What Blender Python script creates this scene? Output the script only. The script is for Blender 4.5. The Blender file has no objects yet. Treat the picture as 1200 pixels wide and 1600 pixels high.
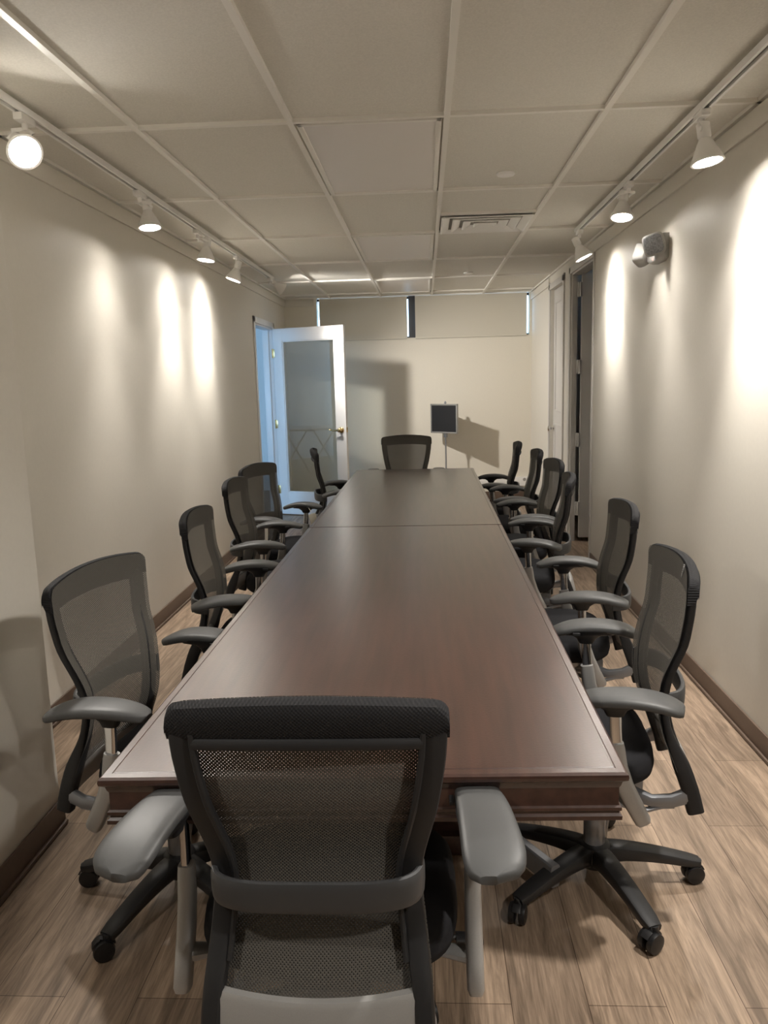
import bpy, bmesh, math, random
from mathutils import Vector, Matrix, Quaternion
R = math.radians
PI = math.pi
random.seed(4)
scn = bpy.context.scene
COL = scn.collection

# ------------------------------------------------------------------ camera, world, exposure
def set_camera():
    f, pi_, ya, ro, cz = 1228.75, 0.16444, 0.054996, -0.026203, 1.4741
    F = Vector((-math.sin(ya) * math.cos(pi_), math.cos(ya) * math.cos(pi_), -math.sin(pi_)))
    r0 = Vector((math.cos(ya), math.sin(ya), 0)); u0 = r0.cross(F)
    c, s = math.cos(ro), math.sin(ro)
    r, u = c * r0 + s * u0, -s * r0 + c * u0
    cam = bpy.data.cameras.new('camera')
    cam.sensor_fit = 'HORIZONTAL'; cam.sensor_width = 36.0; cam.lens = 36.0 * f / 1200.0
    cam.clip_start = 0.02
    o = bpy.data.objects.new('camera', cam); COL.objects.link(o)
    m = Matrix((r, u, -F)).transposed().to_4x4(); m.translation = (0, 0, cz)
    o.matrix_world = m
    scn.camera = o
set_camera()
vs = scn.view_settings
vs.view_transform = 'Standard'; vs.look = 'None'; vs.gamma = 1.0; vs.use_curve_mapping = False
vs.exposure = 1.6
try: scn.cycles.use_denoising = True
except Exception: pass
scn.cycles.max_bounces = 10; scn.cycles.diffuse_bounces = 6; scn.cycles.transparent_max_bounces = 24
scn.cycles.sample_clamp_indirect = 4.0
W = bpy.data.worlds.new('sky'); scn.world = W; W.use_nodes = True
bg = W.node_tree.nodes['Background']
bg.inputs['Color'].default_value = (0.50, 0.72, 1.0, 1); bg.inputs['Strength'].default_value = 1.6

LAMP_W = 26.0                      # track lamp power
LAMP_COL = (1.0, 0.945, 0.875)
DAY_W = 62.0; DAY_COL = (0.36, 0.64, 1.0)

def area(name, loc, rot, sx, sy, w, col):
    l = bpy.data.lights.new(name, 'AREA'); l.shape = 'RECTANGLE'; l.size = sx; l.size_y = sy; l.energy = w; l.color = col
    o = bpy.data.objects.new(name, l); COL.objects.link(o); o.location = loc; o.rotation_euler = rot
    return o
# daylight entering the neighbouring room by its window
area('daylight', (-5.2, 2.05, 1.6), (R(90), 0, R(0)), 2.6, 1.6, DAY_W, DAY_COL)

# ------------------------------------------------------------------ materials
def mat(name, col, rough=.5, metal=0.0, spec=.5, coat=0.0):
    m = bpy.data.materials.new(name); m.use_nodes = True
    b = m.node_tree.nodes['Principled BSDF']
    b.inputs['Base Color'].default_value = (*col, 1); b.inputs['Roughness'].default_value = rough
    b.inputs['Metallic'].default_value = metal
    b.inputs['Specular IOR Level'].default_value = spec
    b.inputs['Coat Weight'].default_value = coat
    return m
class NT:
    def __init__(s, m): s.t = m.node_tree; s.b = s.t.nodes['Principled BSDF']
    def n(s, typ, **kw):
        x = s.t.nodes.new(typ)
        for k, v in kw.items(): setattr(x, k, v)
        return x
    def l(s, a, b): s.t.links.new(a, b)
def add_noise(m, scale=200.0, bump=.1, col_var=0.0, stretch=(1, 1, 1), dist=.001, detail=4):
    """fine surface grain: a bump and a small variation of the colour"""
    t = NT(m); tc = t.n('ShaderNodeTexCoord'); mp = t.n('ShaderNodeMapping'); mp.inputs['Scale'].default_value = stretch
    nz = t.n('ShaderNodeTexNoise'); nz.inputs['Scale'].default_value = scale; nz.inputs['Detail'].default_value = detail
    t.l(tc.outputs['Object'], mp.inputs['Vector']); t.l(mp.outputs['Vector'], nz.inputs['Vector'])
    if bump:
        bp = t.n('ShaderNodeBump'); bp.inputs['Strength'].default_value = bump; bp.inputs['Distance'].default_value = dist
        t.l(nz.outputs['Fac'], bp.inputs['Height']); t.l(bp.outputs['Normal'], t.b.inputs['Normal'])
    if col_var:
        c = t.b.inputs['Base Color'].default_value[:3]
        rp = t.n('ShaderNodeValToRGB')
        rp.color_ramp.elements[0].position = .3; rp.color_ramp.elements[1].position = .7
        rp.color_ramp.elements[0].color = (*[x * (1 - col_var) for x in c], 1)
        rp.color_ramp.elements[1].color = (*[min(1, x * (1 + col_var)) for x in c], 1)
        t.l(nz.outputs['Fac'], rp.inputs['Fac']); t.l(rp.outputs['Color'], t.b.inputs['Base Color'])
    return m
def emit(name, col, st):
    m = mat(name, col, .3); b = m.node_tree.nodes['Principled BSDF']
    b.inputs['Emission Color'].default_value = (*col, 1); b.inputs['Emission Strength'].default_value = st
    return m

M = {}
M['wall'] = add_noise(mat('wall_paint', (.70, .668, .60), .5, spec=.3), 60, .06, .012, dist=.002)
M['back_wall'] = add_noise(mat('back_wall_paint', (.76, .72, .63), .6, spec=.25), 60, .05, .012)
M['white_wall'] = mat('white_room_paint', (.78, .80, .80), .6)
M['tile'] = add_noise(mat('ceiling_tile', (.76, .74, .68), .9, spec=.1), 140, .5, .05, dist=.003)
M['grid'] = mat('ceiling_grid_metal', (.86, .84, .785), .5)
M['lens'] = add_noise(mat('troffer_lens', (.80, .765, .73), .4), 300, .15, .02)
M['white'] = mat('white_enamel', (.89, .88, .855), .35)
M['white_door'] = mat('white_door_paint', (.80, .80, .80), .35)
M['closet'] = mat('closet_door_paint', (.62, .60, .57), .4)
M['vinyl'] = add_noise(mat('brown_baseboard', (.125, .085, .062), .45), 90, .03, .06)
M['vent_grey'] = mat('vent_shadow_grey', (.30, .29, .265), .6)
M['em_grey'] = add_noise(mat('emergency_grey_plastic', (.40, .395, .38), .45), 300, .04, .02)
M['stitch'] = mat('pale_stitching', (.22, .22, .22), .7)
M['dark'] = mat('dark_gap', (.02, .02, .02), .8)
M['slot'] = mat('track_slot', (.10, .09, .075), .5)
M['mullion'] = mat('grey_mullion', (.06, .06, .065), .5)
M['shade'] = add_noise(mat('shade_cloth', (.63, .60, .52), .85, spec=.1), 900, .1, .03)
M['black_panel'] = mat('black_panel', (.012, .013, .016), .6)
M['alu'] = add_noise(mat('silver_paint', (.40, .395, .385), .42, .5), 400, .04, .03)
M['chrome'] = mat('polished_aluminium', (.75, .75, .75), .13, 1.0)
M['steel'] = mat('grey_steel', (.28, .29, .31), .38, .6)
M['brass'] = mat('brass', (.78, .60, .30), .2, 1.0)
M['plastic'] = add_noise(mat('charcoal_plastic', (.017, .017, .018), .5, spec=.4), 700, .08, .05)
M['base_plastic'] = add_noise(mat('black_nylon', (.022, .022, .023), .42, spec=.5), 500, .06, .05)
M['band'] = add_noise(mat('grey_plastic_band', (.040, .041, .043), .40, spec=.5), 700, .05, .03)
M['pad'] = add_noise(mat('armrest_rubber', (.066, .067, .067), .48, spec=.4), 900, .08, .04)
M['seat'] = add_noise(mat('black_seat_fabric', (.013, .013, .015), .85, spec=.2), 900, .3, .2)
M['tyre'] = mat('caster_rubber', (.012, .012, .013), .4)
M['tag'] = mat('cream_card', (.75, .70, .58), .7)
M['carpet_dark'] = mat('dark_threshold', (.03, .03, .035), .8)
M['prism'] = add_noise(mat('lamp_prism_lens', (.30, .31, .33), .2), 120, .8, .3, dist=.004)
M['led'] = emit('red_led', (1.0, .12, .08), 3.0)
M['bulb'] = emit('lamp_face', (1.0, .94, .86), 48.0)

def mesh_fabric(name, col, thresh, p=.0066):
    m = mat(name, col, .8, spec=.25); t = NT(m)
    tc = t.n('ShaderNodeTexCoord'); sx = t.n('ShaderNodeSeparateXYZ'); t.l(tc.outputs['Object'], sx.inputs[0])
    def wave(sock):
        a = t.n('ShaderNodeMath', operation='MULTIPLY'); a.inputs[1].default_value = 2 * PI / p; t.l(sock, a.inputs[0])
        b = t.n('ShaderNodeMath', operation='SINE'); t.l(a.outputs[0], b.inputs[0]); return b.outputs[0]
    mu = t.n('ShaderNodeMath', operation='MULTIPLY'); t.l(wave(sx.outputs['X']), mu.inputs[0]); t.l(wave(sx.outputs['Z']), mu.inputs[1])
    if thresh is not None:
        gt = t.n('ShaderNodeMath', operation='LESS_THAN'); gt.inputs[1].default_value = thresh
        t.l(mu.outputs[0], gt.inputs[0]); t.l(gt.outputs[0], t.b.inputs['Alpha'])
    bp = t.n('ShaderNodeBump'); bp.inputs['Strength'].default_value = .5; bp.inputs['Distance'].default_value = .001; bp.invert = True
    t.l(mu.outputs[0], bp.inputs['Height']); t.l(bp.outputs['Normal'], t.b.inputs['Normal'])
    return m
M['mesh'] = mesh_fabric('back_mesh_weave', (.092, .086, .076), .58)
M['mesh_solid'] = mesh_fabric('cap_mesh_weave', (.014, .014, .0155), None)

def floor_mat():
    m = mat('wood_planks', (.3, .2, .13), .42, spec=.35); t = NT(m)
    tc = t.n('ShaderNodeTexCoord'); mp = t.n('ShaderNodeMapping'); mp.inputs['Rotation'].default_value = (0, 0, R(90))
    t.l(tc.outputs['Object'], mp.inputs['Vector'])
    br = t.n('ShaderNodeTexBrick'); br.offset = .37; br.inputs['Scale'].default_value = 1
    br.inputs['Brick Width'].default_value = 1.22; br.inputs['Row Height'].default_value = .182
    br.inputs['Mortar Size'].default_value = .0012; br.inputs['Mortar Smooth'].default_value = .3; br.inputs['Bias'].default_value = 0
    br.inputs['Color1'].default_value = (.35, .262, .190, 1); br.inputs['Color2'].default_value = (.265, .198, .145, 1)
    br.inputs['Mortar'].default_value = (.10, .065, .045, 1)
    t.l(mp.outputs['Vector'], br.inputs['Vector'])
    # long grain, with swirls
    mp2 = t.n('ShaderNodeMapping'); mp2.inputs['Scale'].default_value = (9.0, .75, 1); t.l(tc.outputs['Object'], mp2.inputs['Vector'])
    nz = t.n('ShaderNodeTexNoise'); nz.inputs['Scale'].default_value = 3.2; nz.inputs['Detail'].default_value = 8; nz.inputs['Roughness'].default_value = .62
    nz.inputs['Distortion'].default_value = 1.1
    t.l(mp2.outputs['Vector'], nz.inputs['Vector'])
    rp = t.n('ShaderNodeValToRGB'); e = rp.color_ramp.elements
    e[0].position = .36; e[0].color = (.60, .58, .56, 1); e[1].position = .66; e[1].color = (1.30, 1.28, 1.26, 1)
    t.l(nz.outputs['Fac'], rp.inputs['Fac'])
    mp3 = t.n('ShaderNodeMapping'); mp3.inputs['Scale'].default_value = (60, 3, 1); t.l(tc.outputs['Object'], mp3.inputs['Vector'])
    n3 = t.n('ShaderNodeTexNoise'); n3.inputs['Scale'].default_value = 4; n3.inputs['Detail'].default_value = 3; t.l(mp3.outputs['Vector'], n3.inputs['Vector'])
    r3 = t.n('ShaderNodeValToRGB'); e = r3.color_ramp.elements
    e[0].position = .35; e[0].color = (.85, .85, .85, 1); e[1].position = .62; e[1].color = (1.08, 1.08, 1.08, 1)
    t.l(n3.outputs['Fac'], r3.inputs['Fac'])
    m1 = t.n('ShaderNodeMix', data_type='RGBA', blend_type='MULTIPLY'); m1.inputs['Factor'].default_value = 1
    t.l(br.outputs['Color'], m1.inputs['A']); t.l(rp.outputs['Color'], m1.inputs['B'])
    m2 = t.n('ShaderNodeMix', data_type='RGBA', blend_type='MULTIPLY'); m2.inputs['Factor'].default_value = 1
    t.l(m1.outputs['Result'], m2.inputs['A']); t.l(r3.outputs['Color'], m2.inputs['B'])
    t.l(m2.outputs['Result'], t.b.inputs['Base Color'])
    bp = t.n('ShaderNodeBump'); bp.inputs['Strength'].default_value = .12; bp.inputs['Distance'].default_value = .001
    t.l(n3.outputs['Fac'], bp.inputs['Height']); t.l(bp.outputs['Normal'], t.b.inputs['Normal'])
    return m
M['floor'] = floor_mat()
def table_mat():
    m = mat('dark_mahogany', (.05, .02, .014), .30, spec=.5, coat=.7); t = NT(m)
    t.b.inputs['Coat Roughness'].default_value = .27
    tc = t.n('ShaderNodeTexCoord'); mp = t.n('ShaderNodeMapping'); mp.inputs['Scale'].default_value = (14, .9, 14); t.l(tc.outputs['Object'], mp.inputs['Vector'])
    nz = t.n('ShaderNodeTexNoise'); nz.inputs['Scale'].default_value = 3; nz.inputs['Detail'].default_value = 6; t.l(mp.outputs['Vector'], nz.inputs['Vector'])
    rp = t.n('ShaderNodeValToRGB'); e = rp.color_ramp.elements
    e[0].position = .3; e[0].color = (.030, .0135, .010, 1); e[1].position = .7; e[1].color = (.056, .025, .018, 1)
    t.l(nz.outputs['Fac'], rp.inputs['Fac']); t.l(rp.outputs['Color'], t.b.inputs['Base Color'])
    n2 = t.n('ShaderNodeTexNoise'); n2.inputs['Scale'].default_value = 160; n2.inputs['Detail'].default_value = 3; t.l(tc.outputs['Object'], n2.inputs['Vector'])
    bp = t.n('ShaderNodeBump'); bp.inputs['Strength'].default_value = .10; bp.inputs['Distance'].default_value = .002
    t.l(n2.outputs['Fac'], bp.inputs['Height']); t.l(bp.outputs['Normal'], t.b.inputs['Normal'])
    return m
M['table'] = table_mat()
def glass_mat():
    m = bpy.data.materials.new('door_glass'); m.use_nodes = True; t = m.node_tree; t.nodes.clear()
    o = t.nodes.new('ShaderNodeOutputMaterial'); mx = t.nodes.new('ShaderNodeMixShader')
    tr = t.nodes.new('ShaderNodeBsdfTransparent'); tr.inputs[0].default_value = (.93, .96, .95, 1)
    gl = t.nodes.new('ShaderNodeBsdfGlossy'); gl.inputs['Roughness'].default_value = .01
    fr = t.nodes.new('ShaderNodeFresnel'); fr.inputs[0].default_value = 1.5
    t.links.new(fr.outputs[0], mx.inputs[0]); t.links.new(tr.outputs[0], mx.inputs[1]); t.links.new(gl.outputs[0], mx.inputs[2])
    t.links.new(mx.outputs[0], o.inputs[0]); return m
M['glass'] = glass_mat()

# ------------------------------------------------------------------ mesh helpers
def obj(name, bm, m, parent=None, sharp=35, loc=None):
    me = bpy.data.meshes.new(name)
    bmesh.ops.recalc_face_normals(bm, faces=bm.faces)
    bm.to_mesh(me); bm.free()
    me.polygons.foreach_set('use_smooth', [True] * len(me.polygons))
    try: me.set_sharp_from_angle(angle=R(sharp))
    except Exception: pass
    me.materials.append(M[m] if isinstance(m, str) else m)
    o = bpy.data.objects.new(name, me); COL.objects.link(o)
    if parent: o.parent = parent
    if loc: o.location = loc
    return o
def tag(o, label, cat, group=None):
    o['label'] = label; o['category'] = cat
    if group: o['group'] = group
    return o
def thing(name, label, cat, loc=(0, 0, 0), rotz=0, group=None):
    o = bpy.data.objects.new(name, None); COL.objects.link(o); o.empty_display_size = .1
    o.location = loc; o.rotation_euler = (0, 0, rotz)
    return tag(o, label, cat, group)
def struct(name, bm, m, parent=None):
    o = obj(name, bm, m, parent); o['kind'] = 'structure'; return o
def NB(): return bmesh.new()
def box(bm, lo, hi, bev=0.0, mtx=None, seg=2):
    r = bmesh.ops.create_cube(bm, size=1.0); v = r['verts']
    c = [(a + b) / 2 for a, b in zip(lo, hi)]; s = [abs(b - a) for a, b in zip(lo, hi)]
    for p in v: p.co = Vector((p.co.x * s[0] + c[0], p.co.y * s[1] + c[1], p.co.z * s[2] + c[2]))
    if bev:
        es = list({e for p in v for e in p.link_edges})
        g = bmesh.ops.bevel(bm, geom=es, offset=bev, segments=seg, profile=.6, affect='EDGES')
        v = list({x for f in g['faces'] for x in f.verts} | {p for p in v if p.is_valid})
    if mtx:
        for p in v: p.co = mtx @ p.co
    return bm
def loft(bm, rings, closed=True, cap=True):
    vr = [[bm.verts.new(p) for p in r] for r in rings]
    n = len(vr[0])
    for a, b in zip(vr, vr[1:]):
        for i in range(n if closed else n - 1):
            j = (i + 1) % n
            bm.faces.new((a[i], a[j], b[j], b[i]))
    if cap and closed:
        for r in (vr[0], vr[-1]):
            try: bm.faces.new(r)
            except Exception: pass
    return vr
def sect(n=12, p=2.0):
    """unit superellipse"""
    out = []
    for k in range(n):
        a = 2 * PI * (k + .5) / n; c, s = math.cos(a), math.sin(a)
        out.append((math.copysign(abs(c) ** (2 / p), c), math.copysign(abs(s) ** (2 / p), s)))
    return out
def sweep(bm, path, size, up=(0, 0, 1), n=12, p=2.0, cap=True):
    """path of points; size: (a,b) or list of them: half-extent across and along `up`"""
    path = [Vector(q) for q in path]; up = Vector(up); rings = []
    for i, q in enumerate(path):
        t = (path[min(i + 1, len(path) - 1)] - path[max(i - 1, 0)]).normalized()
        a = t.cross(up)
        if a.length < 1e-5: a = t.cross(Vector((1, 0, 0)))
        a.normalize(); b = a.cross(t).normalized()
        s = size[i] if isinstance(size, list) else size
        if not isinstance(s, tuple): s = (s, s)
        rings.append([q + a * (u * s[0]) + b * (v * s[1]) for u, v in sect(n, p)])
    loft(bm, rings, cap=cap); return bm
def lathe(bm, prof, n=24, mtx=None, cap=True):
    rings = []
    for r, z in prof:
        rings.append([Vector((r * math.cos(2 * PI * k / n), r * math.sin(2 * PI * k / n), z)) for k in range(n)])
    if mtx: rings = [[mtx @ q for q in r] for r in rings]
    loft(bm, rings, cap=cap); return bm
def aim(loc, d):
    q = Vector(d).to_track_quat('Z', 'Y'); return Matrix.Translation(loc) @ q.to_matrix().to_4x4()
def lerp(tab, x):
    if x <= tab[0][0]: return tab[0][1]
    for (a, b), (c, d) in zip(tab, tab[1:]):
        if x <= c:
            t = (x - a) / (c - a); return b + (d - b) * t
    return tab[-1][1]
def smooth_tab(tab, n=60):
    """Catmull-Rom through (x,y) samples -> dense table"""
    out = []
    P = [tab[0]] + list(tab) + [tab[-1]]
    for i in range(1, len(P) - 2):
        (x0, y0), (x1, y1), (x2, y2), (x3, y3) = P[i - 1:i + 3]
        m1 = (y2 - y0) / (x2 - x0) if x2 != x0 else 0; m2 = (y3 - y1) / (x3 - x1) if x3 != x1 else 0
        for k in range(8):
            t = k / 8; h = x2 - x1
            y = (2*t**3 - 3*t**2 + 1)*y1 + (t**3 - 2*t**2 + t)*h*m1 + (-2*t**3 + 3*t**2)*y2 + (t**3 - t**2)*h*m2
            out.append((x1 + t * h, y))
    out.append(tab[-1]); return out

# ------------------------------------------------------------------ room shell
XL, XR, YB, YF, CZ = -1.677, 1.289, 9.70, -3.4, 2.478
XP, YP = -1.27, 2.436                       # pilaster face and end
DL0, DL1, DLZ = 7.92, 8.86, 2.085           # doorway in the wall with the glass door
C0, C1, CDZ = 6.20, 7.10, 2.35              # closet opening
P0, P1, PDZ = 7.52, 8.24, 2.335             # panel door
WX0, WX1, WZ = -1.285, 1.262, 1.985         # high window
bm = NB(); box(bm, (-7.2, YF - .2, -.1), (3.2, 11.2, 0)); struct('floor', bm, 'floor')
bm = NB(); box(bm, (XL - .1, YF - .1, CZ + .012), (XR + .1, YB + .3, CZ + .1)); struct('ceiling', bm, 'tile')
bm = NB()
box(bm, (XL - .1, YF, 0), (XL, DL0, CZ + .02)); box(bm, (XL - .1, DL1, 0), (XL, YB + .1, CZ + .02)); box(bm, (XL - .1, DL0, DLZ), (XL, DL1, CZ + .02))
struct('wall_left', bm, 'wall')
bm = NB(); box(bm, (XL, YF, 0), (XP, YP, CZ + .012), .006); struct('wall_pilaster', bm, 'wall')
bm = NB()
for a, b, z0, th in ((YF, C0, 0, .1), (C0, C1, CDZ, .1), (C1, P0, 0, .046), (P0, P1, PDZ, .1), (P1, YB + .1, 0, .1)):
    box(bm, (XR, a, z0), (XR + th, b, CZ + .02))
struct('wall_right', bm, 'wall')
bm = NB()
box(bm, (XL, YB, 0), (XR, YB + .12, WZ)); box(bm, (XL, YB, WZ), (WX0, YB + .12, CZ + .02)); box(bm, (WX1, YB, WZ), (XR, YB + .12, CZ + .02))
struct('wall_back', bm, 'back_wall')
bm = NB(); box(bm, (XL, YF - .1, 0), (XR, YF, CZ + .02)); struct('wall_front', bm, 'wall')
# ceiling grid: main runners and cross tees, bottoms just below the tiles
GX = [-1.115 + .6096 * k for k in range(-0, 4)]; GY = [3.25 + 1.2192 * k for k in range(-3, 6)]
bm = NB()
for x in GX: box(bm, (x - .012, YF, CZ - .004), (x + .012, YB, CZ + .014))
for y in GY: box(bm, (XL, y - .012, CZ - .003), (XR, y + .012, CZ + .014))
box(bm, (GX[2], 5.095, CZ - .003), (GX[3], 5.119, CZ + .014))
box(bm, (XL, YF, CZ - .003), (XL + .02, YB, CZ + .014)); box(bm, (XR - .02, YF, CZ - .003), (XR, YB, CZ + .014))
box(bm, (XL, YB - .02, CZ - .003), (XR, YB, CZ + .014))
struct('trim_1', bm, 'grid')
# flat crown boards
bm = NB(); box(bm, (XL, YP, 2.385), (XL + .014, YB, 2.466), .003); box(bm, (XL, YB - .014, 2.385), (WX0 - .03, YB, 2.466), .003)
box(bm, (XP, YF, 2.385), (XP + .014, YP, 2.466), .003); struct('trim_2', bm, 'wall')
bm = NB(); box(bm, (XR - .014, YF, 2.385), (XR, C0 - .02, 2.466), .003); box(bm, (XR - .014, P1 + .1, 2.385), (XR, YB, 2.466), .003); struct('trim_3', bm, 'wall')
# baseboards with a shoe strip
def base(name, lo, hi, nx, ny):
    bm = NB(); box(bm, lo, hi, .003)
    box(bm, (lo[0] + (nx if nx > 0 else 0), lo[1] + (ny if ny > 0 else 0), 0), (hi[0] + (nx if nx < 0 else 0) + (nx if nx > 0 else 0), hi[1] + (ny if ny else 0), .014), .004)
    struct(name, bm, 'vinyl')
bm = NB(); box(bm, (XL, YP, 0), (XL + .009, DL0 - .07, .098), .003); box(bm, (XL, YP, 0), (XL + .018, DL0 - .07, .016), .006)
box(bm, (XP, YF, 0), (XP + .009, YP + .009, .098), .003); box(bm, (XP, YF, 0), (XP + .018, YP + .009, .016), .006)
box(bm, (XL, YP, 0), (XP, YP + .009, .098), .003); struct('baseboard_left', bm, 'vinyl')
bm = NB(); box(bm, (XR - .009, YF, 0), (XR, C0 - .045, .098), .003); box(bm, (XR - .018, YF, 0), (XR, C0 - .045, .016), .006)
box(bm, (XR - .009, C1 + .07, 0), (XR, P0 - .07, .098), .003); box(bm, (XR - .009, P1 + .07, 0), (XR, YB, .098), .003); struct('baseboard_right', bm, 'vinyl')
bm = NB(); box(bm, (XL, YB - .009, 0), (XR, YB, .098), .003); struct('baseboard_back', bm, 'vinyl')
# casings
bm = NB()
for y in (C1 + .01, P0 - .075, P1 + .01): box(bm, (XR - .016, y, 0), (XR, y + .065, CDZ + .055), .004)
box(bm, (XR - .012, C0 - .03, 0), (XR, C0, CDZ + .03), .003)
box(bm, (XR - .016, C0 - .03, CDZ), (XR, C1 + .075, CDZ + .055), .004); box(bm, (XR - .016, P0 - .075, PDZ), (XR, P1 + .075, PDZ + .06), .004)
box(bm, (XR, C0, 0), (XR + .1, C0 + .015, CDZ), .002); box(bm, (XR, C1 - .015, 0), (XR + .046, C1, CDZ), .002); box(bm, (XR, C0, CDZ - .015), (XR + .1, C1, CDZ), .002)
struct('trim_4', bm, 'closet')
bm = NB()
box(bm, (XL, DL0 - .06, 0), (XL + .014, DL0, DLZ + .06), .004); box(bm, (XL, DL1, 0), (XL + .014, DL1 + .06, DLZ + .06), .004); box(bm, (XL, DL0 - .06, DLZ), (XL + .014, DL1 + .06, DLZ + .06), .004)
box(bm, (XL - .1, DL1 - .018, 0), (XL, DL1, DLZ), .002); box(bm, (XL - .1, DL0, 0), (XL, DL0 + .018, DLZ), .002); box(bm, (XL - .1, DL0, DLZ - .018), (XL, DL1, DLZ), .002)
box(bm, (XL - .06, DL1 - .03, 0), (XL - .04, DL1 - .018, DLZ), .002)
box(bm, (XL - .116, DL1, 0), (XL - .1, DL1 + .07, DLZ + .06), .004); box(bm, (XL - .116, DL0 - .07, 0), (XL - .1, DL0, DLZ + .06), .004)
struct('trim_5', bm, 'white_door')
# neighbouring room seen through the doorway and in the door's glass
bm = NB()
box(bm, (-6.9, 1.9, 0), (-6.8, 11, 2.9)); box(bm, (-6.8, 1.9, 0), (-6.5, 2.0, 2.9)); box(bm, (-3.9, 1.9, 0), (XL - .1, 2.0, 2.9)); box(bm, (-6.5, 1.9, 0), (-3.9, 2.0, .75)); box(bm, (-6.5, 1.9, 2.45), (-3.9, 2.0, 2.9)); box(bm, (-6.8, 10.9, 0), (XL - .1, 11, 2.9))
box(bm, (XL - .11, 2.0, 0), (XL - .101, DL0 - .01, 2.9)); box(bm, (XL - .11, DL1 + .01, 0), (XL - .101, 10.9, 2.9)); box(bm, (XL - .11, DL0 - .01, DLZ + .05), (XL - .101, DL1 + .01, 2.9))
struct('wall_office', bm, 'white_wall')
bm = NB(); box(bm, (-6.9, 1.9, 2.85), (XL - .1, 11, 2.95)); struct('ceiling_office', bm, 'white_wall')
bm = NB(); box(bm, (-6.5, 1.94, .75), (-3.9, 1.95, 2.45)); w = struct('window_2', bm, 'glass')
# closet room
bm = NB()
box(bm, (XR + .1, 5.2, 0), (2.7, 5.3, 2.7)); box(bm, (2.6, 5.3, 0), (2.7, 8.6, 2.7)); box(bm, (XR + .1, 8.5, 0), (2.7, 8.6, 2.7))
box(bm, (XR + .1, 5.3, 2.6), (2.7, 8.5, 2.7)); struct('wall_closet', bm, 'closet')

# ------------------------------------------------------------------ high window with two roller shades
bm = NB(); box(bm, (WX0, YB + .09, WZ), (WX1, YB + .094, CZ)); win = struct('window_1', bm, 'glass')
bm = NB(); box(bm, (-.178, YB + .03, WZ), (-.098, YB + .12, CZ), .003)
box(bm, (WX0, YB + .08, WZ), (WX1, YB + .105, WZ + .02)); box(bm, (WX0, YB + .08, CZ - .03), (WX1, YB + .105, CZ))
struct('window_frame', bm, 'mullion', win)
bm = NB()
for k in range(14): box(bm, (WX0 + .006, YB + .06, WZ + .25 + k * .016), (WX0 + .034, YB + .066, WZ + .258 + k * .016))
struct('window_vent_strip', bm, 'alu', win)
def blind(x0, x1, label):
    t = thing('roller_shade', label, 'window blind', ((x0 + x1) / 2, YB - .012, WZ), 0, 'roller shades over the high window')
    h = (x1 - x0) / 2
    bm = NB(); box(bm, (-h, -.002, -.006), (h, .002, CZ - WZ - .006)); obj('shade_cloth', bm, 'shade', t)
    bm = NB(); sweep(bm, [(-h, 0, -.006), (h, 0, -.006)], (.006, .010), n=10, p=3); obj('hem_bar', bm, 'shade', t)
    bm = NB(); sweep(bm, [(-h, .03, CZ - WZ - .035), (h, .03, CZ - WZ - .035)], .022, n=16); obj('roller_tube', bm, 'white', t)
blind(-1.250, -.195, 'beige roller shade pulled down behind the top of the glass door')
blind(-.098, 1.228, 'beige roller shade pulled down above the small black sign')

# ------------------------------------------------------------------ glass door (open)
HX, HY = XL + .012, DL1 - .02
fx, fy = -.845, 8.515
ang = math.atan2(fy - HY, fx - HX)
door = thing('glass_door', 'white framed full-glass door standing open in front of the back wall', 'door', (HX, HY, 0.012), ang)
door.name = 'door_1'; door['kind'] = 'structure'
DW, DH = math.hypot(fx - HX, fy - HY), 2.065
bm = NB()
st = .118
box(bm, (0, -.02, 0), (st, .02, DH), .003); box(bm, (DW - st, -.02, 0), (DW, .02, DH), .003)
box(bm, (st, -.02, DH - .135), (DW - st, .02, DH), .003); box(bm, (st, -.02, 0), (DW - st, .02, .25), .003)
for z in (.25, DH - .135 - .012): box(bm, (st, -.012, z), (DW - st, .012, z + .012), .003)
for x in (st, DW - st - .012): box(bm, (x, -.012, .25), (x + .012, .012, DH - .135), .003)
obj('door_frame', bm, 'white_door', door)
bm = NB(); box(bm, (st + .004, -.003, .255), (DW - st - .004, .003, DH - .14)); obj('glass_pane', bm, 'glass', door)
for z in (.28, 1.02, 1.80):
    bm = NB(); box(bm, (-.012, -.026, z - .045), (.022, -.0195, z + .045), .002); sweep(bm, [(-.004, -.026, z - .05), (-.004, -.026, z + .05)], .007, n=10); obj('hinge', bm, 'brass', door)
bm = NB()
lathe(bm, [(.0, 0), (.032, 0), (.033, .006), (.028, .012), (.016, .016), (.013, .045), (.02, .05), (.022, .06), (.012, .068), (0, .069)], 20, aim((DW - .06, -.02, .955), (0, -1, 0)))
sweep(bm, [(DW - .06, -.075, .955), (DW - .09, -.078, .955), (DW - .13, -.076, .952), (DW - .165, -.074, .958), (DW - .178, -.074, .962)], [(.010, .012), (.009, .011), (.007, .008), (.006, .007), (.009, .009)], n=12)
h = obj('door_handle', bm, 'brass', door)
bm = NB(); lathe(bm, [(0, 0), (.032, 0), (.033, .006), (.028, .012), (.016, .016), (.013, .045), (.022, .06), (0, .069)], 20, aim((DW - .06, .02, .955), (0, 1, 0))); obj('door_handle', bm, 'steel', door)
bm = NB(); box(bm, (DW - .005, -.013, .93), (DW + .0015, .013, .985), .001); obj('latch_plate', bm, 'brass', door)
# strike plate on the jamb
bm = NB(); box(bm, (XL - .012, DL0 + .018, .91), (XL + .002, DL0 + .021, .99), .001); struct('trim_6', bm, 'brass')

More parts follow.
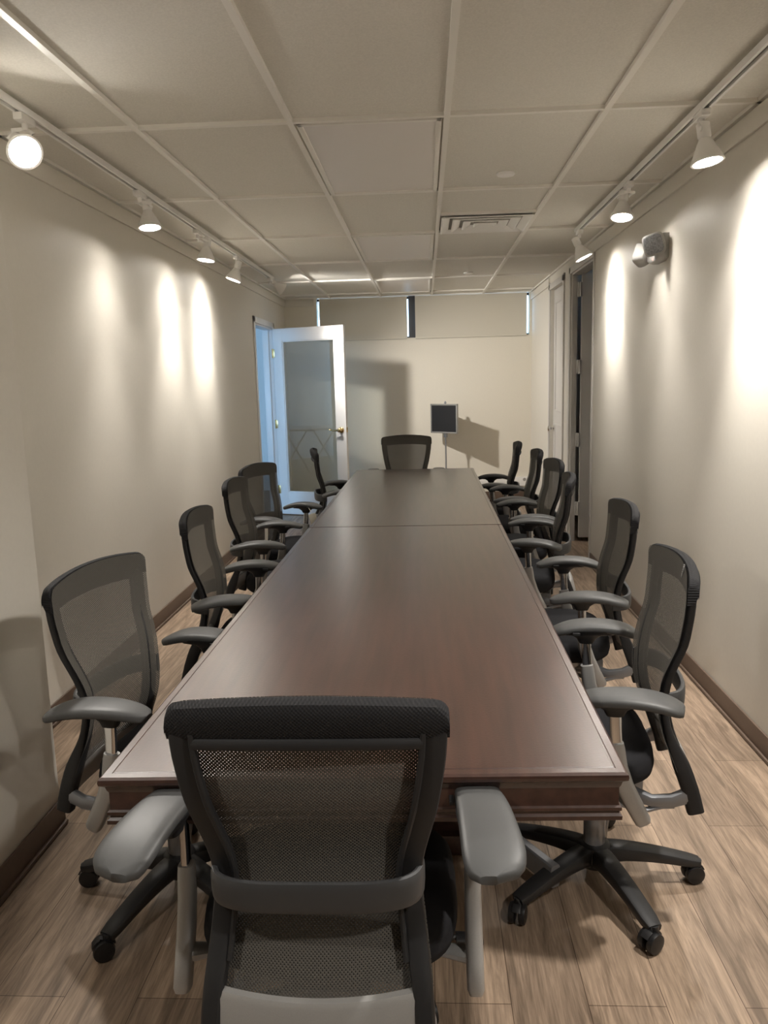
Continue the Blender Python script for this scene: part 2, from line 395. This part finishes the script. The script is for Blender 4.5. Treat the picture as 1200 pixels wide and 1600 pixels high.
# panel door in the other wall, shut
d2 = thing('panel_door', 'tall white closed panel door with silver knob beside the closet opening', 'door', (XR + .03, P0, 0.01), 0)
d2.name = 'door_2'; d2['kind'] = 'structure'
w2, h2 = P1 - P0, PDZ - .012
bm = NB(); box(bm, (0, .004, 0), (.036, w2 - .004, h2), .002)
for a, b in ((.11, 1.0), (1.12, h2 - .12)):
    for (y0, y1, z0, z1) in ((.12, w2 - .12, a, a + .02), (.12, w2 - .12, b - .02, b), (.12, .14, a, b), (w2 - .14, w2 - .12, a, b)):
        box(bm, (-.006, y0, z0), (.001, y1, z1), .002)
obj('door_leaf', bm, 'closet', d2)
bm = NB(); lathe(bm, [(0, 0), (.03, 0), (.03, .006), (.013, .012), (.012, .03), (.026, .04), (.029, .052), (.024, .064), (0, .068)], 20, aim((0, w2 - .065, .945), (-1, 0, 0))); obj('door_knob', bm, 'chrome', d2)
# closet door leaf, swung into the closet
d3 = thing('closet_door', 'grey closet door swung back inside the dark opening', 'door', (XR + .076, C1 - .03, .04), 0)
d3.name = 'door_3'; d3['kind'] = 'structure'
bm = NB(); box(bm, (.0, -.02, 0), (.80, .02, CDZ - .05), .003); obj('door_leaf', bm, 'closet', d3)
for z in (.265, .88, 1.515, 2.17):
    bm = NB(); box(bm, (-.036, -.030, z - .060), (.004, -.008, z + .060), .002); sweep(bm, [(-.014, -.034, z - .06), (-.014, -.034, z + .06)], .008, n=10); obj('hinge', bm, 'closet', d3)

# ------------------------------------------------------------------ ceiling fittings
def troffer(y0, y1, label):
    x0, x1 = GX[1] + .02, GX[2] - .02
    t = thing('ceiling_light', label, 'ceiling light', ((x0 + x1) / 2, (y0 + y1) / 2, CZ + .012), 0, 'unlit ceiling light panels')
    hx, hy = (x1 - x0) / 2, (y1 - y0) / 2
    bm = NB()
    for a, b in (((-hx, -hy), (hx, -hy + .022)), ((-hx, hy - .022), (hx, hy)), ((-hx, -hy), (-hx + .022, hy)), ((hx - .022, -hy), (hx, hy))):
        box(bm, (a[0], a[1], -.018), (b[0], b[1], 0), .003)
    obj('light_frame', bm, 'grid', t)
    bm = NB(); box(bm, (-hx + .02, -hy + .02, -.010), (hx - .02, hy - .02, -.001)); obj('diffuser', bm, 'lens', t)
troffer(3.27, 4.45, 'big unlit ceiling light panel between the first rows of tiles above the table')
troffer(5.71, 6.89, 'unlit ceiling light panel beside the square air vent')
troffer(8.15, 9.33, 'unlit ceiling light panel above the high window shades')
t = thing('air_vent', 'white square louvred ceiling air vent with nested frames', 'air vent', ((GX[2] + GX[3]) / 2, 5.40, CZ + .01))
bm = NB(); box(bm, (-.28, -.275, -.004), (.28, .275, 0)); obj('backing', bm, 'vent_grey', t)
for k, (hx, hy) in enumerate(((.285, .275), (.215, .205), (.145, .135), (.075, .065))):
    bm = NB(); rings = []
    for i, (d, z) in enumerate(((0, -.024), (.012, -.026), (.055, -.006), (.050, -.004), (0.004, -.018))):
        rings.append([Vector((sx * (hx - d), sy * (hy - d), z)) for sx, sy in ((-1, -1), (1, -1), (1, 1), (-1, 1))])
    rings.append(rings[0]); loft(bm, rings, cap=False); bmesh.ops.remove_doubles(bm, verts=bm.verts, dist=1e-5)
    if k == 3: box(bm, (-.045, -.035, -.012), (.045, .035, -.006))
    obj('louvre_frame', bm, 'white', t, 25)
for x, y, lb in ((.425, 4.2, 'flat round white ceiling cap between the big light panel and the vent'), (.44, 7.89, 'flat round white ceiling cap near the high window')):
    bm = NB(); lathe(bm, [(0, 0), (.045, 0), (.047, -.006), (.042, -.012), (0, -.014)], 28)
    tag(obj('sprinkler_cap', bm, 'white', None, 35, (x, y, CZ + .012)), lb, 'sprinkler cap', 'round ceiling caps')

# ------------------------------------------------------------------ track lights
TXL, TXR = -1.42, 1.065
def track(name, x, y0, y1, label):
    t = thing(name, label, 'lighting track', (x, y0, CZ - .004), 0, 'ceiling lighting tracks')
    bm = NB(); L = y1 - y0
    box(bm, (-.019, 0, -.026), (-.008, L, 0), .002); box(bm, (.008, 0, -.026), (.019, L, 0), .002); box(bm, (-.01, 0, -.008), (.01, L, 0))
    obj('rail', bm, 'white', t)
    bm = NB(); box(bm, (-.008, .004, -.0135), (.008, L - .004, -.008)); obj('slot', bm, 'slot', t)
    bm = NB(); box(bm, (-.02, L - .012, -.026), (.02, L + .006, 0), .002); obj('end_cap', bm, 'white', t)
track('track_rail', TXL, YF + .05, 7.62, 'white lighting track along the wall with the glass door')
track('track_rail', TXR, YF + .05, 5.70, 'white lighting track along the wall with the emergency light')
def lamp(x, ym, F, d, label, power=1.0, size=64, blend=1.0, spill=.30, hot=True):
    F = Vector(F); d = Vector(d).normalized(); top = CZ - .03
    t = thing('track_lamp', label, 'track lamp', (x, ym, top), 0, 'white spot lamps on the ceiling tracks')
    o0 = Vector((x, ym, top)); f = F - o0
    bm = NB(); box(bm, (-.017, -.05, -.026), (.017, .05, 0), .004); sweep(bm, [(0, 0, -.02), (0, 0, -.05)], .011, n=12); obj('adapter', bm, 'white', t)
    s = f - d * .145                                  # back of the socket
    n = f - d * .075
    side = d.cross(Vector((0, 0, 1)))
    if side.length < .05: side = Vector((0, 1, 0))
    side.normalize()
    bm = NB(); p0 = Vector((0, 0, -.045))
    for sg in (-1, 1):
        q = s + d * .035 + side * (.03 * sg)
        sweep(bm, [p0 + side * .004 * sg, p0 + side * .03 * sg + (q - p0) * .25, q * .5 + p0 * .5 + side * .012 * sg, q], (.0035, .007), n=8)
    obj('yoke', bm, 'white', t)
    mt = aim(s, d)
    bm = NB(); lathe(bm, [(0, 0), (.020, 0), (.025, .004), (.025, .052), (.021, .058), (.024, .064), (.027, .070), (0.02, .07)], 24, mt); obj('socket', bm, 'white', t)
    bm = NB(); lathe(bm, [(.024, .066), (.030, .075), (.036, .088), (.047, .110), (.056, .130), (.061, .143), (.062, .147), (.060, .149), (.0535, .1475), (.0475, .1335), (.046, .130), (.03, .10)], 32, mt, cap=False); obj('lamp_shade', bm, 'white', t)
    bm = NB(); lathe(bm, [(0, .1335), (.030, .1340), (.0465, .1325), (.046, .130), (0, .129)], 32, mt); obj('lamp_lens', bm, 'bulb' if hot else 'white', t)
    for nm, w, sz, bl in (('lamp_beam', power, size, blend), ('lamp_spill', power * spill, 125, 1.0)):
        l = bpy.data.lights.new(nm, 'SPOT'); l.energy = LAMP_W * w; l.color = LAMP_COL; l.spot_size = R(sz); l.spot_blend = bl; l.shadow_soft_size = .045
        lo = bpy.data.objects.new(nm, l); COL.objects.link(lo); lo.parent = t
        lo.matrix_local = Matrix.Translation(f + d * .012) @ (-d).to_track_quat('Z', 'Y').to_matrix().to_4x4()
lamp(TXL, 2.95, (-1.385, 2.86, 2.300), (1.6, -1.9, -1.6), 'lit white track lamp facing into the room beside the pilaster', 1.4, 80)
lamp(TXL, 4.11, (-1.42, 4.235, 2.300), (.10, -.10, -1), 'lit white track lamp second along the glass-door wall, aimed straight down', 1.0)
lamp(TXL, 5.14, (-1.42, 5.30, 2.290), (-.12, -.08, -1), 'lit white track lamp third along the glass-door wall', 1.0)
lamp(TXL, 6.19, (-1.43, 6.09, 2.262), (-.36, -.10, -1), 'lit white track lamp fourth along the glass-door wall, tilted at the wall', 1.1)
lamp(TXL, 7.50, (-1.33, 7.66, 2.365), (1.0, .58, -.68), 'white track lamp near the glass door, aimed at the back wall', 2.6, 92, 1.0, .22)
lamp(TXR, 3.24, (1.085, 3.215, 2.263), (.13, -.10, -1), 'lit white track lamp before the emergency light, first in view on that track', 2.0)
lamp(TXR, 4.32, (1.06, 4.43, 2.300), (-.10, -.22, -1), 'lit white track lamp opposite the emergency light', 1.0)
lamp(TXR, 5.62, (1.085, 5.57, 2.263), (.45, -.10, -1), 'lit white track lamp at the track end near the closet', 1.1)
# the tracks run on overhead behind the camera
lamp(TXR, 1.80, (1.065, 1.75, 2.26), (-.55, .05, -1), 'white track lamp overhead, along from the lamp by the emergency light', 1.5, 85)
lamp(TXL, 1.60, (-1.38, 1.55, 2.26), (.55, .10, -1), 'white track lamp overhead, beside the pilaster', 1.1, 85)
lamp(TXR, 0.30, (1.04, .30, 2.26), (-.45, .30, -1), 'white track lamp overhead, last one on its track', .75, 90)
lamp(TXL, 0.35, (-1.16, .42, 2.27), (.75, .35, -1), 'white track lamp overhead, last one before the room end', .4, 90)

# ------------------------------------------------------------------ emergency light
t = thing('emergency_light', 'grey twin-head emergency light with red indicator high on the wall', 'emergency light', (XR, 4.47, 2.135))
bm = NB()
loft(bm, [[Vector((x, y * k, z * k + (0.0))) for (x, y, z) in ((xx, -.115, .068), (xx, .115, .068), (xx, .115, -.055), (xx, .07, -.068), (xx, -.07, -.068), (xx, -.115, -.055))] for xx, k in ((0, 1.0), (-.03, 1.0), (-.05, .92), (-.056, .8))])
obj('housing', bm, 'em_grey', t)
def emhead(c, d, roll):
    mt = aim(c, d) @ Matrix.Rotation(roll, 4, 'Z')
    bm = NB(); rings = []
    for s_, z in ((.030, -.05), (.042, -.042), (.052, -.015), (.056, .0), (.056, .012), (.052, .014)):
        rings.append([mt @ Vector((u * s_, v * s_, z)) for u, v in sect(20, 4.5)])
    loft(bm, rings); h = obj('lamp_head', bm, 'em_grey', t)
    bm = NB(); loft(bm, [[mt @ Vector((u * s_, v * s_, z)) for u, v in sect(20, 4.5)] for s_, z in ((.048, .013), (.047, .018), (.03, .022))]); obj('head_lens', bm, 'prism', h)
emhead((-.074, -.105, .012), (-.45, -.86, -.16), R(14))
emhead((-.080, .135, -.008), (-.70, .70, .1), R(20))
bm = NB(); lathe(bm, [(0, 0), (.005, 0), (.004, .004), (0, .005)], 12, aim((-.052, -.02, -.052), (-1, -.3, 0))); obj('indicator', bm, 'led', t)

# ------------------------------------------------------------------ sign stand, wall raceway, outlet
t = thing('sign_stand', 'small black framed sign on a slim silver pole near the back wall', 'sign', (.225, 9.37, 0), R(-44))
bm = NB(); lathe(bm, [(0, 0), (.15, 0), (.15, .008), (.06, .016), (.014, .022), (0, .022)], 32); obj('base', bm, 'steel', t)
bm = NB(); sweep(bm, [(0, .022, .015), (0, .022, 1.20)], .009, n=12); box(bm, (-.02, .008, .80), (.02, .036, .88), .003); lathe(bm, [(.015, 1.20), (.015, 1.212), (.006, 1.225), (0, 1.23)], 12, Matrix.Translation((0, .022, 0))); obj('pole', bm, 'steel', t)
hw, z0, z1 = .212, .850, 1.195
bm = NB()
for a, b in (((-hw, z0), (hw, z0 + .018)), ((-hw, z1 - .018), (hw, z1)), ((-hw, z0), (-hw + .018, z1)), ((hw - .018, z0), (hw, z1))):
    box(bm, (a[0], -.012, a[1]), (b[0], .012, b[1]), .002)
obj('sign_frame', bm, 'alu', t)
bm = NB(); box(bm, (-hw + .012, -.008, z0 + .012), (hw - .012, .008, z1 - .012)); obj('sign_panel', bm, 'black_panel', t)
bm = NB(); box(bm, (-.25, YB - .035, .165), (XR - .012, YB, .275), .006); box(bm, (-.25, YB - .038, .215), (XR - .012, YB - .034, .222))
tag(obj('wall_raceway', bm, 'white'), 'white cable raceway running low along the back wall', 'raceway')
t = thing('power_outlet', 'white power outlet on the low raceway behind the far chairs', 'outlet', (1.205, YB - .035, .225))
bm = NB(); box(bm, (-.045, -.008, -.06), (.045, 0, .055), .003); obj('cover_plate', bm, 'white', t)
bm = NB(); lathe(bm, [(0, 0), (.02, 0), (.019, .003), (0, .003)], 20, aim((0, -.008, .02), (0, -1, 0))); obj('socket', bm, 'alu', t)

# ------------------------------------------------------------------ folding table in the neighbouring room (reflected by the glass door)
t = thing('folding_table', 'round white folding table reflected in the glass door', 'table', (-5.0, 5.75, 0))
bm = NB(); lathe(bm, [(0, .735), (.60, .735), (.61, .725), (.60, .71), (0, .71)], 40); obj('tabletop', bm, 'white', t)
for s_ in (-1, 1):
    for k in (-1, 1):
        bm = NB(); sweep(bm, [(-.35 * k, .3 * s_, .01), (.35 * k, .3 * s_ + .03 * k, .71)], .013, n=8); obj('leg', bm, 'steel', t)

# ------------------------------------------------------------------ conference table
A_, B_, C_, D_ = Vector((-.641, 1.373)), Vector((.372, 1.397)), Vector((.401, 6.630)), Vector((-.592, 6.655))
tb = thing('conference_table', 'long dark mahogany conference table running down the room', 'table', (-.12, 4.0, 0))
off = Vector((-.12, 4.0))
def quad(p, q, r, s, ins):
    """inset of a nearly rectangular quad; ins=(near, right, far, left)"""
    def lin(a, b, d):
        e = (b - a).normalized(); n = Vector((-e.y, e.x)); return a + n * d, e
    L = [lin(p, q, ins[0]), lin(q, r, ins[1]), lin(r, s, ins[2]), lin(s, p, ins[3])]
    out = []
    for i in range(4):
        (a, e), (b, f_) = L[i - 1], L[i]
        k = ((b.x - a.x) * f_.y - (b.y - a.y) * f_.x) / (e.x * f_.y - e.y * f_.x)
        out.append(a + e * k)
    return out
mid0, mid1 = (A_ * .505 + D_ * .495), (B_ * .505 + C_ * .495)
PROFILE = [(.030, .7370), (.026, .7370), (.0245, .7352), (.022, .7352), (.021, .7368), (.006, .7360), (.001, .732), (0, .727), (.001, .721), (.006, .717), (.010, .714), (.012, .706), (.015, .700),
           (.015, .668), (.014, .664), (.010, .661), (.010, .655), (.014, .652), (.014, .648), (.009, .644), (.009, .636), (.016, .632)]
for (p, q, r, s, mask) in ((A_, B_, mid1, mid0, (1, 1, 0, 1)), (mid0, mid1, C_, D_, (0, 1, 1, 1))):
    bm = NB(); rings = []
    for d, z in PROFILE:
        sd = .0060 if z > .7345 else (.0025 if z > .730 else .0012)
        ins = tuple(d if k else sd for k in mask)
        rings.append([Vector((v.x - off.x, v.y - off.y, z)) for v in quad(p, q, r, s, ins)])
    loft(bm, rings); obj('tabletop', bm, 'table', tb, 20)
for y in (-1.55, 0.0, 1.55):
    bm = NB(); box(bm, (-.24, y - .16, .05), (.24, y + .16, .64), .01); box(bm, (-.27, y - .19, 0), (.27, y + .19, .07), .012); obj('pedestal', bm, 'table', tb)
for sy in (-1, 1):
    for sx in (-1, 1):
        bm = NB(); sweep(bm, [(sx * .10, sy * 1.40, .085), (sx * .28, sy * 1.66, .085), (sx * .465, sy * 1.96, .085)], (.017, .034), n=12, p=5); obj('foot', bm, 'steel', tb)

# ------------------------------------------------------------------ office chair (faces +y)
PY = smooth_tab([(.335, -.222), (.40, -.205), (.47, -.180), (.545, -.150), (.61, -.137), (.655, -.137), (.70, -.143), (.747, -.156), (.798, -.173), (.857, -.181), (.907, -.185), (.97, -.185), (1.0, -.184)])
PWD = smooth_tab([(.335, .200), (.43, .198), (.49, .193), (.555, .186), (.625, .180), (.675, .184), (.77, .206), (.87, .222), (.93, .226), (.97, .226), (1.0, .226)])
def bow(u): return -.030 * (1 - u * u)
def S(u, z, d=0.0):
    w = lerp(PWD, z); return Vector((u * w, lerp(PY, z) + bow(u) + d, z))
def ztop(u): return .992 - .020 * u * u
def make_chair():
    root = thing('office_chair', 'x', 'chair')
    # back mesh: one skin stretched over the front of the frame
    bm = NB(); us = [math.sin(-PI / 2 + PI * k / 20) for k in range(21)]; NZ = 36
    vv = []
    for k in range(NZ + 1):
        row = []
        for u in us:
            edge = (1 - abs(u)) * .228; rr = .020
            drop = rr - math.sqrt(max(0, rr * rr - (rr - min(edge, rr)) ** 2))
            z = .450 + (ztop(u) - drop - .004 - .450) * k / NZ
            row.append(bm.verts.new(S(u, z, .0085)))
        vv.append(row)
    for a, b in zip(vv, vv[1:]):
        for i in range(20): bm.faces.new((a[i], a[i + 1], b[i + 1], b[i]))
    obj('back_mesh', bm, 'mesh', root)
    # frame: two side rails and the top bar
    bm = NB()
    zz = [.337 + (.925 - .337) * k / 28 for k in range(29)]
    for sg in (-1, 1):
        rings = []
        for z in zz:
            w = lerp(PWD, z); hw_ = .021 if z > .62 else .018 + .003 * max(0, (z - .45) / .17)
            u = sg * (w - hw_) / w; c = S(u, z, -.004); c.x = sg * (w - hw_)
            e = z + .003; c2 = S(u, e); tn = (Vector((0, c2.y - S(u, z).y, .003))).normalized(); nm = Vector((0, tn.z, -tn.y))
            th = .0095 if z > .56 else .0095 + .0125 * min(1, (.56 - z) / .1)
            rings.append([c + Vector((a * hw_ * sg, 0, 0)) + nm * (b * th) + Vector((0, (-.012 * (hw_ * a) / .04), 0)) * 0 for a, b in sect(14, 4)])
        loft(bm, rings)
        sweep(bm, [S(sg * (1 - .040 / lerp(PWD, z)), z, -.012) for z in zz[8:]], .0055, n=8)
    sweep(bm, [S(u, .915 - .012 * u * u, -.012) for u in [-.82 + 1.64 * k / 20 for k in range(21)]], (.006, .010), n=10)
    obj('back_frame', bm, 'plastic', root)
    # mesh-wrapped top cap: a wedge thick at the top
    bm = NB(); rings = []
    NU = 28
    for k in range(NU + 1):
        u = math.sin(-PI / 2 + PI * k / NU)
        w = .229; edge = (1 - abs(u)) * w; rr = .020
        drop = rr - math.sqrt(max(0, rr * rr - (rr - min(edge, rr)) ** 2))
        zt = ztop(u) - drop
        zb = .920 - .012 * u * u
        yf = lambda z: S(u, z).y + .0065
        H = zt - zb
        th = .032 - .004 * abs(u) ** 6
        pts = [(yf(zb) + .000, zb), (yf(zb + H * .5), zb + H * .5), (yf(zt - .012), zt - .012), (yf(zt) - .004, zt - .003), (yf(zt) - .012, zt),
               (yf(zt) - th + .014, zt - .002), (yf(zt) - th + .004, zt - .007), (yf(zt) - th, zt - .016), (yf(zt) - th + .001, zt - .030), (yf(zb) - .026, zb + .022), (yf(zb) - .018, zb + .004)]
        rings.append([Vector((u * w, y, z)) for y, z in pts])
    loft(bm, rings); obj('top_cap', bm, 'mesh_solid', root)
    # lumbar band looping behind the back
    bm = NB(); path = []
    for k in range(29):
        a = -PI / 2 + PI * k / 28; c, s_ = math.cos(a), math.sin(a)
        x = .178 * math.copysign(abs(s_) ** (2 / 3.0), s_); y = -.082 * abs(c) ** (2 / 3.0)
        path.append((x, lerp(PY, .63) + .006 + y, .634 + .006 * (1 - (x / .178) ** 2)))
    sweep(bm, path, (.0075, .028), n=14, p=3.5); obj('lumbar_band', bm, 'band', root)
    # silver bar across the foot of the back
    bm = NB(); rings = []
    for k in range(21):
        x = -.180 + .36 * k / 20; q = (x / .18) ** 2
        y = -.215 - .016 * (1 - q); zt = .455 + .012 * q; zb = .375
        rings.append([Vector((x, y + a * .011 - (z - .4) * -.25, z)) for a, z in ((1, zb), (1, zt - .006), (.3, zt), (-.6, zt - .002), (-1, zt - .012), (-1, zb + .006), (-.5, zb))])
    loft(bm, rings); obj('back_bracket', bm, 'alu', root)
    # seat cushion and shell
    def slab(lv, hx, y0, y1, p):
        rings = []
        cy, hy = (y0 + y1) / 2, (y1 - y0) / 2
        for z, k in lv:
            rings.append([Vector((u * (hx - k), cy + v * (hy - k), z - .018 * max(0, (v * hy) / hy) ** 3)) for u, v in sect(48, p)])
        return rings
    bm = NB(); loft(bm, slab([(.418, .035), (.420, .016), (.432, .004), (.452, 0), (.478, .004), (.494, .016), (.502, .04), (.505, .09)], .248, -.140, .305, 3.6)); obj('seat', bm, 'seat', root, 60)
    bm = NB(); loft(bm, slab([(.385, .07), (.387, .05), (.402, .028), (.417, .022)], .248, -.12, .28, 3.2)); obj('seat_shell', bm, 'alu', root, 50)
    # mechanism and the arms that carry the back
    bm = NB(); box(bm, (-.085, -.12, .315), (.085, .12, .388), .018)
    for sg in (-1, 1):
        sweep(bm, [(sg * .08, -.02, .355), (sg * .15, -.06, .372), (sg * .182, -.12, .362), (sg * .188, -.17, .368), (sg * .186, -.215, .385)], [(.016, .024), (.015, .020), (.013, .016), (.013, .018), (.012, .022)], n=12, p=3)
        sweep(bm, [(sg * .10, .02, .335), (sg * .17, -.03, .345), (sg * .185, -.10, .335), (sg * .186, -.145, .350), (sg * .186, -.175, .352)], (.010, .007), n=8)
    obj('tilt_mechanism', bm, 'steel', root)
    bm = NB(); sweep(bm, [(.10, .06, .35), (.20, .07, .352), (.26, .072, .348)], .006, n=8); sweep(bm, [(.245, .072, .349), (.30, .074, .344)], (.016, .006), n=10, p=3); obj('tilt_lever', bm, 'plastic', root)
    # column, hub, legs, casters
    bm = NB(); lathe(bm, [(.031, .10), (.032, .26), (.024, .262), (.024, .33)], 28); obj('gas_column', bm, 'steel', root)
    bm = NB(); lathe(bm, [(.030, .055), (.044, .058), (.052, .075), (.052, .105), (.046, .122), (.034, .128)], 30); obj('base_hub', bm, 'base_plastic', root)
    for k in range(5):
        a = 2 * PI * k / 5 + R(-18); dx, dy = math.cos(a), math.sin(a)
        bm = NB(); pth, sz = [], []
        for q in range(11):
            f_ = q / 10; r = .035 + .268 * f_
            zt = .124 - .052 * f_ ** 1.5; th = .030 - .017 * f_ ** .6
            pth.append((dx * r, dy * r, zt - th)); sz.append((.0300 - .0060 * f_ if q < 10 else .020, th))
        sweep(bm, pth, sz, n=14, p=4)
        lg = obj('base_leg', bm, 'base_plastic', root)
        bm = NB(); cx, cy = dx * .300, dy * .300
        fdir = a + (.9, -.6, 2.2, .3, -1.4)[k]
        ax = Vector((math.cos(fdir), math.sin(fdir), 0))
        c = Vector((cx, cy, .0285)) - Vector((-ax.y, ax.x, 0)) * .012
        for sg in (-1, 1):
            lathe(bm, [(0, 0), (.018, 0), (.0265, .003), (.0285, .010), (.0265, .018), (.015, .021), (0, .021)], 22, aim(c + ax * (.004 * sg), ax * sg))
        obj('caster_wheel', bm, 'tyre', lg)
        bm = NB(); sweep(bm, [(cx, cy, .034), (cx, cy, .068)], .012, n=10)
        sweep(bm, [c + Vector((-ax.y, ax.x, 0)) * (.031 * math.cos(q)) + Vector((0, 0, .031 * math.sin(q))) for q in [R(20 + 14 * j) for j in range(10)]], (.012, .0025), up=ax.cross(Vector((0, 0, 1))), n=8, p=3)
        obj('caster_hood', bm, 'base_plastic', lg)
    # arms
    for sg in (-1, 1):
        px = .275 * sg
        bm = NB(); rings = []
        for k in range(25):
            s_ = -1 + 2 * k / 24
            y = -.028 + .138 * s_
            e = max(0.02, 1 - abs(s_) ** 7) ** .5
            inner = .050 * (e * .55 + .45) - .004
            outer = (.054 - .016 * s_ - .022 * max(0, s_) ** 2) * e
            zt = .708 - .026 * abs(s_) ** 2.6 - .006 * max(0, -s_)
            th = .0155 * (.45 + .55 * e)
            pts = []
            for u, v in sect(18, 3.2):
                x = u * ((outer if u > 0 else inner))
                pts.append(Vector((px + sg * (.012 + x), y, zt - th + v * th)))
            rings.append(pts)
        loft(bm, rings); pad = obj('armrest_pad', bm, 'pad', root, 50)
        bm = NB(); rings = []
        for z, hx, hy in ((.688, .036, .105), (.678, .034, .085), (.668, .026, .050), (.655, .018, .030), (.640, .015, .022)):
            rings.append([Vector((px + u * hx, -.004 + v * hy, z - .010 * abs(v) ** 2 * (hy > .06))) for u, v in sect(20, 2.6)])
        loft(bm, rings); box(bm, (px - .045, .020, .676), (px - .036, .042, .684), .001) if sg > 0 else box(bm, (px + .036, .020, .676), (px + .045, .042, .684), .001)
        obj('pad_bracket', bm, 'plastic', pad)
        bm = NB(); sweep(bm, [(px, -.004, .66), (px, -.006, .60), (px, -.010, .545)], (.0085, .015), up=(0, 1, 0), n=14, p=3); obj('arm_column', bm, 'chrome', root)
        bm = NB(); sweep(bm, [(px, -.007, .566), (px, -.009, .55), (px, -.016, .50), (px, -.032, .45), (px, -.056, .40), (px, -.078, .358), (px, -.082, .350)],
                         [(.0145, .0195), (.0155, .0215), (.0160, .0225), (.0165, .0230), (.0165, .0225), (.0160, .0210), (.012, .016)], up=(0, 1, 0), n=18, p=3.2); slv = obj('arm_sleeve', bm, 'alu', root)
        bm = NB(); sweep(bm, [(px - sg * .008, -.045, .405), (px - sg * .05, -.03, .40), (px - sg * .10, .0, .392)], [(.020, .014), (.015, .010), (.022, .008)], n=12, p=2.6); obj('arm_bracket', bm, 'alu', slv)
    return root

def copy_tree(o, parent=None):
    c = o.copy(); COL.objects.link(c)
    if parent: c.parent = parent
    for ch in list(o.children): copy_tree(ch, c)
    return c
proto = make_chair()
used = [False]
G = 'mesh office chairs around the conference table'
def chair(x, y, facing, label, spin=0.0):
    """facing: direction of the sitter in degrees (0 = +x); spin turns the five-star base"""
    if used[0]: c = copy_tree(proto)
    else: c = proto
    c.location = (x, y, 0); c.rotation_euler = (0, 0, R(facing - 90)); tag(c, label, 'chair', G)
    CH.append((c, spin)); return c
CH = []
def chairs():
    L = [
        (-.20, 1.375, 90.5, 'office chair seen from behind at the camera end of the table', 0),
        (-.18, 6.95, -92, 'office chair at the head of the table against the back wall', 0),
        (-.745, 2.09, -11, 'office chair beside the pilaster, first along the glass-door side', 7.4),
        (-.725, 3.07, 3, 'office chair second from the pilaster along the glass-door side', 10),
        (-.815, 4.08, 0, 'office chair third from the pilaster along the glass-door side', 20),
        (-.86, 4.78, -16, 'office chair fourth from the pilaster, turned out before the glass door', 0),
        (-.635, 5.92, 9, 'office chair seen edge-on in front of the glass door pane', 0),
        (.475, 2.15, 176, 'office chair at the camera end of the emergency-light side, worn top seam', 4.4),
        (.565, 3.06, 177, 'office chair second along the emergency-light side', 30),
        (.52, 4.03, 172, 'office chair third along the emergency-light side, edge-on by the closet opening', 15),
        (.57, 4.73, 183, 'office chair fourth along the emergency-light side before the panel door', 0),
        (.56, 5.43, 178, 'office chair fifth along the emergency-light side', 50),
        (.505, 6.13, 176, 'office chair last along the emergency-light side by the raceway outlet', 0),
    ]
    for a in L:
        chair(*a); used[0] = True
    for c, spin in CH:                                  # swivel each five-star base under its chair
        if not spin: continue
        rot = Matrix.Rotation(R(spin), 4, 'Z')
        for ch in c.children:
            if ch.name.startswith(('base_leg', 'base_hub', 'gas_column')): ch.matrix_local = rot @ ch.matrix_local
chairs()
for ch in CH[0][0].children:
    if ch.name.startswith('armrest_pad'):
        lf = ch.name == 'armrest_pad'
        p = Vector((-.275 if lf else .275, 0, .69))
        ch.matrix_local = Matrix.Translation((-.012 if lf else .004, -.020, .004)) @ Matrix.Translation(p) @ Matrix.Rotation(R(-9 if lf else 1), 4, 'Z') @ Matrix.Diagonal((1, 1.16, 1, 1)) @ Matrix.Translation(-p)
# worn stitching on the top corner of one chair
bm = NB()
for k in range(11):
    p = S(-.33 - .022 * k, .945 + .0042 * k + (.003 if k % 2 else 0), .011); box(bm, p - Vector((.0022, .0012, .0022)), p + Vector((.0022, .0012, .0022)))
o = obj('stitching', bm, 'stitch', CH[7][0]); o['label'] = 'pale worn stitching at the top corner'
# a cream card tag tied under an armrest of the turned-out chair
c = CH[5][0]
bm = NB(); box(bm, (-.024, -.002, -.085), (.024, .002, 0), .001); sweep(bm, [(0, 0, -.004), (0, 0, .012), (-.02, .04, .032)], .0015, n=6)
o = obj('paper_tag', bm, 'tag', c, 35, (-.200, .070, .648)); o.rotation_euler = (R(8), R(-14), R(100)); o['label'] = 'cream paper tag hanging under the armrest'
